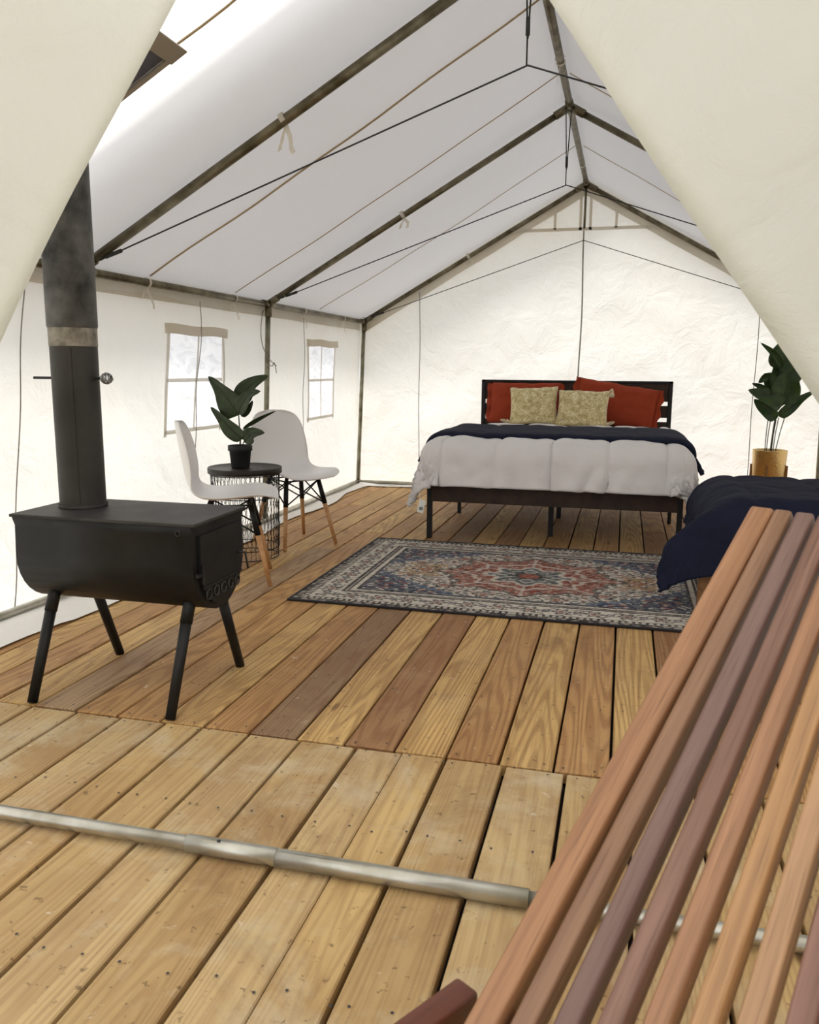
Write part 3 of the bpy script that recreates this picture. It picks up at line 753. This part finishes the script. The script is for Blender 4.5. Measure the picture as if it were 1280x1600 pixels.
# ------------------------------------------------------------------ rug
def build_rug():
    x0, x1, y0, y1 = -1.513, .62, 3.543, 5.045; nx, ny = 470, 330
    X, Y = np.meshgrid(np.linspace(x0, x1, nx), np.linspace(y0, y1, ny), indexing='ij')
    L, Hh = (x1-x0)/2, (y1-y0)/2; cx, cy = (x0+x1)/2, (y0+y1)/2
    a, b = np.abs(X-cx), np.abs(Y-cy); d = np.minimum(L-a, Hh-b)
    rng = np.random.default_rng(3)
    def sm(arr, k):
        for _ in range(k):
            arr = (arr+np.roll(arr, 1, 0)+np.roll(arr, -1, 0)+np.roll(arr, 1, 1)+np.roll(arr, -1, 1))/5
        return arr
    def L3(r, g, b): return np.array(lin(r, g, b)[:3])
    CR, NV, RU, CH, GO, BL, TE = L3(216, 208, 194), L3(38, 50, 78), L3(146, 66, 46), L3(48, 42, 46), L3(176, 140, 96), L3(84, 100, 124), L3(98, 108, 112)
    C = np.zeros((nx, ny, 3)); C[:] = CR
    def put(mask, col, amt=1.0): C[mask] = C[mask]*(1-amt)+col*amt
    # flowing motif fields, mirrored about both axes
    f1 = np.sin(a*46+2.2*np.sin(b*24))*np.sin(b*44+2.0*np.sin(a*21)); f2 = np.sin(a*70+1.5*np.cos(b*52))*np.cos(b*76+1.2*np.sin(a*45))
    vine = np.abs(b-.47-.03*np.sin(a*26)) 
    # field ground: corner spandrels
    put(d > .27, NV)
    sp = (d > .27); put(sp & (f1 > .45), TE, .7); put(sp & (f2 > .62), CR, .8); put(sp & (f1 < -.6), RU, .6)
    stepy = np.round((a)/.05)*.05
    edge = np.clip((.84-stepy)/.55, 0, 1)**.75*.47
    loz = (b < edge)
    band = (b < edge+.055) & ~loz & (d > .25); put(band, BL); put(band & (f2 > .3), NV, .7)
    put(loz, CR)
    put(loz & (np.abs(f1) < .17), CH, .85); put(loz & (f2 > .66), RU, .8); put(loz & (f2 < -.66), CH, .9); put(loz & (f1 > .66), TE, .7)
    put(loz & (a > .46) & (a < .68) & (b < .13) & (f1 > -.3), GO, .75)
    for (ax, by, rr) in ((.56, 0, .07), (.40, .30, .05), (.18, .42, .045), (.62, .14, .035)):
        r = np.hypot(a-ax, b-by); th = np.arctan2(b-by, a-ax); pet = rr*(1+.28*np.cos(6*th))
        put(loz & (r < pet) & (r > pet*.78), CH, .9); put(loz & (r < pet*.5), RU, .8)
    # medallion
    th = np.arctan2(b/.37, a/.45); rm = np.hypot(a/.45, b/.37); pet = .95+.07*np.cos(8*th)+.05*np.cos(16*th)
    med = rm < pet
    put((rm < pet*1.07) & ~med, CH, .8); put(med, RU)
    put(med & (np.abs(f1) < .10), CR, .45); put(med & (f2 > .55), CH, .75); put(med & (f2 < -.80), CR, .5)
    put(med & (np.abs(rm-pet*.72) < .03), CR, .7)
    p2 = .46+.07*np.cos(8*th); inn = rm < p2; put(inn, TE); put(inn & (np.abs(f1) < .2), CR, .8); put(inn & (f2 > .4), CH, .8)
    put((np.abs(rm-p2) < .03), CR, .8); put(rm < .13, RU); put((np.abs(rm-.15) < .025), CH)
    put(med & (rm > .5) & (np.abs(np.sin(th*4)) < .10), CR, .6)
    # borders
    put(d < .27, CH); bs = np.where(L-a < Hh-b, b, a); bd = d
    put((d > .235) & (d < .255), CR); put((d > .215) & (d < .222), CR)
    mb = (d > .075) & (d < .20); put(mb, CR)
    q = (bs*1.0/.145) % 1.0; rr = np.hypot((q-.5)*.145, bd-.1375); tt = np.arctan2(bd-.1375, (q-.5)*.145)
    fl_ = .040*(1+.25*np.cos(6*tt)); put(mb & (rr < fl_) & (rr > fl_*.6), CH, .9); put(mb & (rr < fl_*.45), RU, .8); put(mb & (rr < fl_*.18), NV)
    vin = np.abs(bd-.1375-.040*np.sin(bs*2*PI/.145)); put(mb & (vin < .006) & (rr > fl_), CH, .85)
    lf = np.hypot(((q+.5) % 1-.5)*.145, bd-.1375); put(mb & (lf < .022) & (lf > .009), NV, .8); put(mb & (f2 > .80), CH, .8)
    put((d > .040) & (d < .075), CH); put((d > .045) & (d < .070) & (((bs/.03) % 1) < .55), CR, .8); put((d > .012) & (d < .040) & (f2 > .2), CR, .45)
    put(d < .012, L3(30, 27, 30))
    # wear: weave streaks and faded patches
    st_ = rng.random((nx, ny)); st_ = (st_+np.roll(st_, 1, 0)+np.roll(st_, 2, 0)+np.roll(st_, 3, 0)+np.roll(st_, 4, 0))/5
    fade = sm(rng.random((nx, ny)), 60); fade = (fade-fade.min())/(fade.max()-fade.min())
    m = (st_ > .62) & (d > .012); C[m] = C[m]*.62+CR*.38
    m = (st_ < .36) & (d > .012); C[m] = C[m]*.5+CH*.5
    C = C*(1-.12*fade[..., None])+CR*.12*fade[..., None]*(d > .012)[..., None]
    C = np.clip(C*(.92+.16*rng.random((nx, ny, 1))), 0, 1)
    Z = .008+.0015*rng.random((nx, ny)); Z[d < .006] = .002
    V = np.stack([X, Y, Z], -1).reshape(-1, 3)
    I = np.arange(nx*ny).reshape(nx, ny); F = np.stack([I[:-1, :-1], I[1:, :-1], I[1:, 1:], I[:-1, 1:]], -1).reshape(-1, 4)
    me = bpy.data.meshes.new('rug'); me.vertices.add(len(V)); me.vertices.foreach_set('co', V.ravel().astype(np.float32))
    me.loops.add(F.size); me.loops.foreach_set('vertex_index', F.ravel().astype(np.int32))
    me.polygons.add(len(F)); me.polygons.foreach_set('loop_start', (np.arange(len(F))*4).astype(np.int32)); me.update(calc_edges=True)
    ca = me.color_attributes.new('Col', 'FLOAT_COLOR', 'POINT'); CC = np.ones((nx*ny, 4), np.float32); CC[:, :3] = C.reshape(-1, 3); ca.data.foreach_set('color', CC.ravel())
    r = empty('area_rug', (cx, cy, 0)); tag(r, 'patterned blue and rust area rug with medallion in front of the bed', 'rug')
    o = mesh_obj('pile', me, M_RUG, r); o.location = (-cx, -cy, 0)
    bm = bmesh.new(); add_tube(bm, [(-L, -Hh, .005), (L, -Hh, .005)], .0055, 6); add_tube(bm, [(L, -Hh, .005), (L, Hh, .005)], .0055, 6)
    add_tube(bm, [(L, Hh, .005), (-L, Hh, .005)], .0055, 6); add_tube(bm, [(-L, Hh, .005), (-L, -Hh, .005)], .0055, 6)
    bm_obj('binding', bm, M_RUGEDGE, r)
build_rug()

# ------------------------------------------------------------------ big bed
BX0, BX1, BY0, BY1 = -1.215, .375, 5.17, 7.34
bf = tag(empty('bed_frame', ((BX0+BX1)/2, 6.2, 0)), 'dark wood and black metal bed frame with slatted headboard', 'bed')
bc = ((BX0+BX1)/2, 6.2)
def bb(name, x0, x1, y0, y1, z0, z1, m, bev=.003): return box(name, ((x0+x1)/2-bc[0], (y0+y1)/2-bc[1], (z0+z1)/2), (x1-x0, y1-y0, z1-z0), m, bf, bev)
bb('foot_rail', BX0+.02, BX1-.02, BY0, BY0+.03, .245, .385, M_BEDW)
for x in (BX0, BX1-.03): bb('side_rail', x, x+.03, BY0+.03, BY1-.02, .27, .36, M_BEDM)
for x in (BX0-.002, BX1-.030): bb('leg', x, x+.032, BY0-.004, BY0+.034, 0, .385, M_BEDM)
for y in (5.45, 6.16):
    bb('center_leg', -.434-.017, -.434+.017, y-.017, y+.017, 0, .30, M_BEDM)
    if y > 6:
        for x in (BX0+.01, BX1-.03): bb('support_leg', x, x+.026, y-.013, y+.013, 0, .30, M_BEDM)
bb('center_rail', -.455, -.415, BY0+.03, BY1-.03, .29, .335, M_BEDM)
for k in range(11): bb('bed_slat', BX0+.03, BX1-.03, BY0+.10+.19*k, BY0+.16+.19*k, .335, .352, M_BEDW, 0)
for x in (BX0-.015, BX1-.02): bb('headboard_post', x, x+.035, 7.295, 7.335, 0, 1.005, M_BEDM)
for z0, z1 in ((.835, .985), (.70, .80), (.50, .665)): bb('headboard_board', BX0+.02, BX1-.02, 7.302, 7.328, z0, z1, M_BEDW)
bb('headboard_cap', BX0-.015, BX1+.015, 7.295, 7.335, .985, 1.005, M_BEDM)
mt = box('mattress', (bc[0], 6.24, .465), (1.53, 2.04, .225), M_MATT, None, .05)
tag(mt, 'thick white mattress on the dark bed frame under the duvet', 'mattress')

def drape(name, x0, x1, y0, y1, zt, over, mat, R=.08, flare=.2, quilt=.34, puff=.014, wr=.010, res=.014, corner=.80, thick=.022, zmin=.03, seed=0, qdir='x', scallop=.0, swing=None, parent=None):
    """sheet over the box; over = (left, right, front, back) overhang"""
    l, r, f, b = over; X0, X1, Y0, Y1 = x0+R, x1-R, y0+R, y1-R
    us = np.linspace(X0-l-R*.57, X1+r+R*.57, int((x1-x0+l+r)/res)); vs = np.linspace(Y0-f-R*.57, Y1+b+R*.57, int((y1-y0+f+b)/res)); G = []
    for u in us:
        row = []
        for v in vs:
            px, py = min(max(u, X0), X1), min(max(v, Y0), Y1); ex, ey = u-px, v-py; rr = math.hypot(ex, ey)
            if rr > 1e-6:
                dx, dy = ex/rr, ey/rr; s2 = (2*abs(dx*dy))**2; rl = rr*(1-(1-corner)*s2)
            else: dx = dy = 0; rl = 0
            fl2 = flare + (.16*s2 if rr > 1e-6 else 0)
            if rl < R*PI/2:
                th = rl/R; out, dr = R*math.sin(th), R*(1-math.cos(th)); no, nzz = math.sin(th), math.cos(th)
            else:
                q = rl-R*PI/2; out, dr = R+q*fl2, R+q*math.sqrt(1-fl2*fl2); no, nzz = 1, .1
            cc = u if qdir == 'x' else v
            dq = abs(((cc-(x0+x1)/2)/quilt+.5) % 1-.5)*quilt; pf = puff*(1-math.exp(-dq/.022))*(.8+.2*math.cos(PI*dq/quilt)) if puff else 0
            if qdir == 'xy': pf = puff
            pf += wr*nz(u*4+seed, v*4, seed) + wr*.6*nz(u*11, v*11+seed, 2) + (wr*1.3*math.sin((u*abs(dy)+v*abs(dx))*34+nz(u*2, v*2, 8)*7)*(.5+nz(u*3, v*3, 4))*min(1, max(0, rl-R)/.2))
            P3 = [px+dx*(out+no*pf), py+dy*(out+no*pf), zt-dr+nzz*pf]
            if swing: P3 = swing(P3, rl, dx, dy)
            P3[2] = max(P3[2], zmin); row.append(P3)
        G.append(row)
    o = mesh_obj(name, grid_mesh(name, np.array(G)), mat, parent, True)
    m = o.modifiers.new('s', 'SOLIDIFY'); m.thickness = thick; m.offset = 1
    return o
dv = drape('duvet', BX0-.02, BX1+.02, 5.12, 6.95, .612, (.33, .33, .255, .02), M_DUVET, R=.10, flare=.17, quilt=.345, puff=.023, wr=.016, corner=.96)
tag(dv, 'white quilted duvet hanging over the foot of the bed', 'duvet')
tg = empty('care_tag', (-1.222, 5.035, .262)); tg.parent = dv
bm = bmesh.new(); add_tube(bm, [(-.025, .03, .09), (-.006, .004, .01)], .0015, 5); add_box(bm, (0, 0, -.03), (.042, .0015, .085), Matrix.Rotation(.22, 3, 'Y')); bm_obj('tag_card', bm, M_TAG, tg)
bm = bmesh.new()
for k in range(7): add_box(bm, (-.012+.0035*k, -.0015, -.045), (.0014 if k % 2 else .0022, .0008, .022))
bm_obj('tag_print', bm, M_INK, tg)
tw = drape('throw_blanket', BX0-.065, BX1+.055, 5.40, 6.40, .647, (.20, .22, .0, .0), M_NAVY, R=.10, flare=.5, quilt=.50, puff=.008, wr=.007, thick=.026, corner=1)
tag(tw, 'folded navy throw blanket across the white bed', 'blanket')

def pillow(name, c, w, h, t, mat, rx, rz, ry=0, label='', cat='pillow', group=None, pinch=.10, wr=.02, seed=0, flange=0.0):
    n = 26; sides = []
    for sg in (1, -1):
        G = []
        for i in range(n+1):
            a = -1+2*i/n; row = []
            for j in range(n+1):
                b = -1+2*j/n
                k = (1-abs(a)**2.6)*(1-abs(b)**2.6); th = t*.5*max(0, k)**.55
                sx = 1-pinch*(1-b*b)*abs(a)**3*.6; sz = 1-pinch*(1-a*a)*abs(b)**3*.6
                d = wr*nz(a*2.5+seed, b*2.5, sg*3+seed)*(k**.3 if k > 0 else 0) + wr*.6*nz(a*7, b*5+seed, sg)*(k**.3 if k > 0 else 0)
                row.append((a*w/2*sx, -sg*(th+d), b*h/2*sz + wr*.6*nz(a*3, seed+4, 1)*abs(b)))
            G.append(row)
        sides.append(np.array(G))
    bm = bmesh.new()
    for G in sides:
        V = [[bm.verts.new(G[i, j]) for j in range(n+1)] for i in range(n+1)]
        for i in range(n):
            for j in range(n): bm.faces.new((V[i][j], V[i+1][j], V[i+1][j+1], V[i][j+1]))
    bmesh.ops.remove_doubles(bm, verts=bm.verts, dist=.0005)
    if flange: pass
    o = empty(name, c); o.rotation_euler = (rx, ry, rz)
    bm_obj('cover', bm, mat, o, True); tag(o, label, cat, group)
    return o
def flange_(o, w, h, fw, mat, seed):
    for sx in (-1, 1):
        P = np.array([[(sx*(w/2-.012+fw*s*(1+.25*math.sin(z*50+seed))), .018*math.sin(z*46+seed)*s, z) for s in np.linspace(0, 1, 5)] for z in np.linspace(-h/2*.93, h/2*.97, 26)])
        f = mesh_obj('flange', grid_mesh('flange', P), mat, o, True); m = f.modifiers.new('s', 'SOLIDIFY'); m.thickness = .006
p1 = pillow('pillow', (-.83, 7.155, .815), .60, .36, .17, M_RUST, math.radians(-20), .04, 0, 'rust red pillow at the left end of the headboard', 'pillow', 'rust pillows against the headboard', .05, .016, 2)
flange_(p1, .60, .36, .035, M_RUST, 1)
p2 = pillow('pillow', (-.07, 7.135, .815), .68, .36, .18, M_RUST, math.radians(-18), -.03, math.radians(9), 'rust red pillow tilted up at the right end of the headboard', 'pillow', 'rust pillows against the headboard', .05, .016, 5)
flange_(p2, .68, .36, .04, M_RUST, 3)
def tassels(o, w, h, corners):
    for sx, sz in corners:
        bm = bmesh.new(); c = Vector((sx*w/2*.97, -.01, sz*h/2*.97)) if sz > 0 else Vector((sx*w/2*.97, -.035, -h/2*.88)); down = Vector((0, -.25, -1)).normalized() if sz > 0 else Vector((sx*.5, -.85, .05)).normalized()
        add_tube(bm, [c, c+Vector((sx*.015, -.012, .004)), c+Vector((sx*.022, -.018, -.012))], [.008, .013, .010], 8)
        for k in range(14):
            a = 2*PI*k/14; r = .016; q = c+Vector((sx*.022, -.018, -.012)); e = q+down*.055+Vector((r*math.cos(a), r*.6*math.sin(a), .004*math.sin(k*3)))
            add_tube(bm, [q, q.lerp(e, .5)+Vector((.006*math.cos(a), .004*math.sin(a), 0)), e], .0035, 5)
        bm_obj('tassel', bm, M_TASSEL, o, True)
c1 = pillow('cushion', (-.725, 6.90, .800), .40, .335, .15, M_BROC, math.radians(-24), .05, math.radians(-2), 'gold brocade tasselled cushion leaning on the left rust pillow', 'cushion', 'gold cushions on the bed', .12, .014, 8)
tassels(c1, .40, .335, ((1, -1), (-1, -1)))
c2 = pillow('cushion', (-.325, 6.86, .785), .42, .33, .15, M_BROC, math.radians(-28), -.06, math.radians(1), 'gold brocade tasselled cushion in front of the right rust pillow', 'cushion', 'gold cushions on the bed', .12, .014, 11)
tassels(c2, .42, .33, ((1, 1), (1, -1)))

# ------------------------------------------------------------------ small bed at the right
db = tag(empty('day_bed', (.93, 4.38, 0)), 'low wooden bed under the navy quilt at the right', 'bed')
for x in (.40, 1.42):
    for y in (3.92, 4.84): box('leg', (x-.93, y-4.38, .145), (.055, .055, .27), M_LEGW, db, .004)
box('bed_base', (0-.02, 0, .27), (1.06, 1.0, .06), M_LEGW, db, .006)
nm = box('mattress', (.94, 4.38, .375), (.96, .96, .15), M_MATT, None, .05); tag(nm, 'thin mattress hidden beneath the navy quilt', 'mattress')
def swing(P, rl, dx, dy):
    if dx < 0 and dy < 0:
        t = max(0, min(1, (rl-.08)/.26)); t = t*t*(3-2*t); k = (2*abs(dx*dy))**1.3*t; P[0] -= .19*k; P[1] += .05*k
    elif dx < 0 and dy == 0: pass
    return P
nq = drape('quilt', .395, 1.47, 3.84, 4.93, .507, (.25, .05, .31, .02), M_NAVY, R=.17, flare=.14, quilt=.33, puff=.012, wr=.009, thick=.016, corner=1.0, zmin=.02, seed=4, swing=swing)
tag(nq, 'navy blue quilt draped over the low bed at the right', 'quilt')

# ------------------------------------------------------------------ gold planter
gx, gy = 1.12, 6.9
gpn = tag(empty('floor_plant', (gx, gy, 0)), 'tall dark leafy plant in a hammered gold planter by the back wall', 'plant')
pot = lathe('planter', [(0, .10), (.105, .10), (.112, .105), (.127, .488), (.129, .492), (.124, .492), (.120, .46), (0, .46)], M_GOLD, gpn, 48)
lathe('soil', [(.119, .455), (0, .462)], M_SOIL, pot, 24)
for k in range(4):
    a = PI/4+k*PI/2+.5; tube('stand_leg', [(.128*math.cos(a), .128*math.sin(a), 0), (.128*math.cos(a),   .128*math.sin(a), .375)], .010, M_GOLDLEG, gpn, 10)
tube('stand_ring', [(.120*math.cos(2*PI*k/32), .120*math.sin(2*PI*k/32), .09) for k in range(33)], .008, M_GOLDLEG, gpn, 8)
s2 = .00550/6.664*1.0
def G2(*pts): return [((px-425)*s2, .490+(1165-py)*s2) for px, py in pts]
for a, b, y in (((382, 1170), (390, 850), .02), ((386, 1170), (402, 860), -.03), ((420, 1175), (440, 870), -.05), ((436, 1175), (455, 880), .0), ((456, 1160), (482, 860), .03), ((470, 1150), (525, 845), -.02), ((432, 1175), (465, 740), .04)):
    q = G2(a, ((a[0]*.5+b[0]*.5)-4, (a[1]+b[1])/2), b); q0 = (q[0][0], y, .45)
    tube('stem', [q0] + [(p[0], y, p[1]) for p in q], .0035, M_STEM, gpn, 6)
leaf('leaf', G2((455, 430), (500, 320), (570, 190), (660, 60)), .250, M_LEAF2, gpn, .25, .1, .03, .05, .62)
leaf('leaf', G2((470, 390), (420, 310), (350, 240), (262, 172)), .060, M_LEAF2, gpn, .6, .1, .02, -.02, .55)
leaf('leaf', G2((490, 735), (500, 620), (530, 490), (610, 375)), .215, M_LEAF2, gpn, .25, .25, -.04, -.09, .60)
leaf('leaf', G2((490, 745), (400, 690), (280, 640), (170, 605)), .140, M_LEAF2, gpn, .3, .3, -.05, -.12, .55)
leaf('leaf', G2((450, 875), (380, 810), (300, 745), (238, 690)), .105, M_LEAF2, gpn, .3, .15, -.02, -.05, .60)
leaf('leaf', G2((478, 850), (560, 770), (650, 680), (776, 595)), .085, M_LEAF2, gpn, .35, .15, -.01, -.03, .55)
leaf('leaf', G2((470, 640), (410, 560), (360, 490), (290, 540)), .12, M_LEAF2, gpn, .3, .15, .05, .08, .55)
leaf('leaf', G2((400, 640), (330, 600), (270, 565), (215, 545)), .055, M_LEAF2, gpn, .3, .2, .0, -.02, .55)
leaf('leaf', G2((520, 600), (590, 500), (650, 430), (720, 370)), .085, M_LEAF2, gpn, .3, .15, .03, .05, .55)
leaf('leaf', G2((470, 620), (460, 520), (450, 420), (430, 330)), .14, M_LEAF2, gpn, .3, .15, .05, .07, .55)

# ------------------------------------------------------------------ slatted chair in the foreground
T0 = Vector((.203, 1.357, .883)); wv = Vector((.847, -.532, 0)); dvv = Vector((.411, .654, .635)).normalized()
hd = Vector((dvv.x, dvv.y, 0)).normalized()
sc = tag(empty('slatted_chair', (T0.x-.45, T0.y-.75, 0)), 'slatted reddish wood lounge chair close to the camera', 'chair')
org = Vector(sc.location)
cols = [lin(176, 128, 88), lin(158, 120, 90), lin(134, 106, 96), lin(146, 110, 92), lin(174, 128, 92), lin(198, 152, 102), lin(198, 156, 114), lin(150, 112, 96), lin(170, 116, 80), lin(150, 104, 80), lin(166, 116, 82)]
def bar(name, a, b, wdir, w, t, col, bev=.005):
    """square stick from a to b as an object whose local Z runs along it"""
    a, b = Vector(a), Vector(b); z = (b-a).normalized(); x = (wdir - z*wdir.dot(z)).normalized(); y = z.cross(x)
    bm = bmesh.new(); add_box(bm, (0, 0, (b-a).length/2), (w, t, (b-a).length), None, bev)
    o = bm_obj(name, bm, M_SLAT, sc, True)
    Mx = Matrix((x, y, z)).transposed().to_4x4(); Mx.translation = a-org; o.matrix_local = Mx; o.color = col
    return o
LEN = .98
RED = lin(104, 54, 36)
for i in range(10):
    wd = .036 if i == 0 else .0265
    off = (.0315*i + (.018 if i == 0 else .0185))
    d = (dvv - wv*.0150*i)
    top = T0 + wv*off; bot = top - d*LEN
    bar('back_slat', bot, top, wv, wd, .033, cols[i % len(cols)])

R0 = Vector((-.146, .885, .338))
for i in range(10):
    base = R0 + wv*(-.005 if i == 0 else .060+.0445*(i-1)) - hd*(0 if i == 0 else .012)
    bar('seat_slat', base - hd*.56, base, wv, .036 if i == 0 else .0225, .034, RED)
for k in (0, 1):
    e = R0 + wv*(-.005 if k == 0 else .42) 
    for back in (.09, .50):
        p = e - hd*back; bar('leg', (p.x, p.y, 0), (p.x, p.y, .330), wv, .036, .036, RED)
for back in (.16, .46):
    a = R0 - hd*back + Vector((0, 0, -.034)); bar('cross_rail', a - wv*.02, a + wv*.44, hd, .034, .03, RED)
a = T0 - dvv*.80 + wv*.0; n_ = wv.cross(dvv).normalized()
bar('cross_rail', a - wv*.0 - n_*.034*(1 if n_.z > 0 else -1), a + wv*.42 - n_*.034*(1 if n_.z > 0 else -1), dvv, .034, .03, RED)
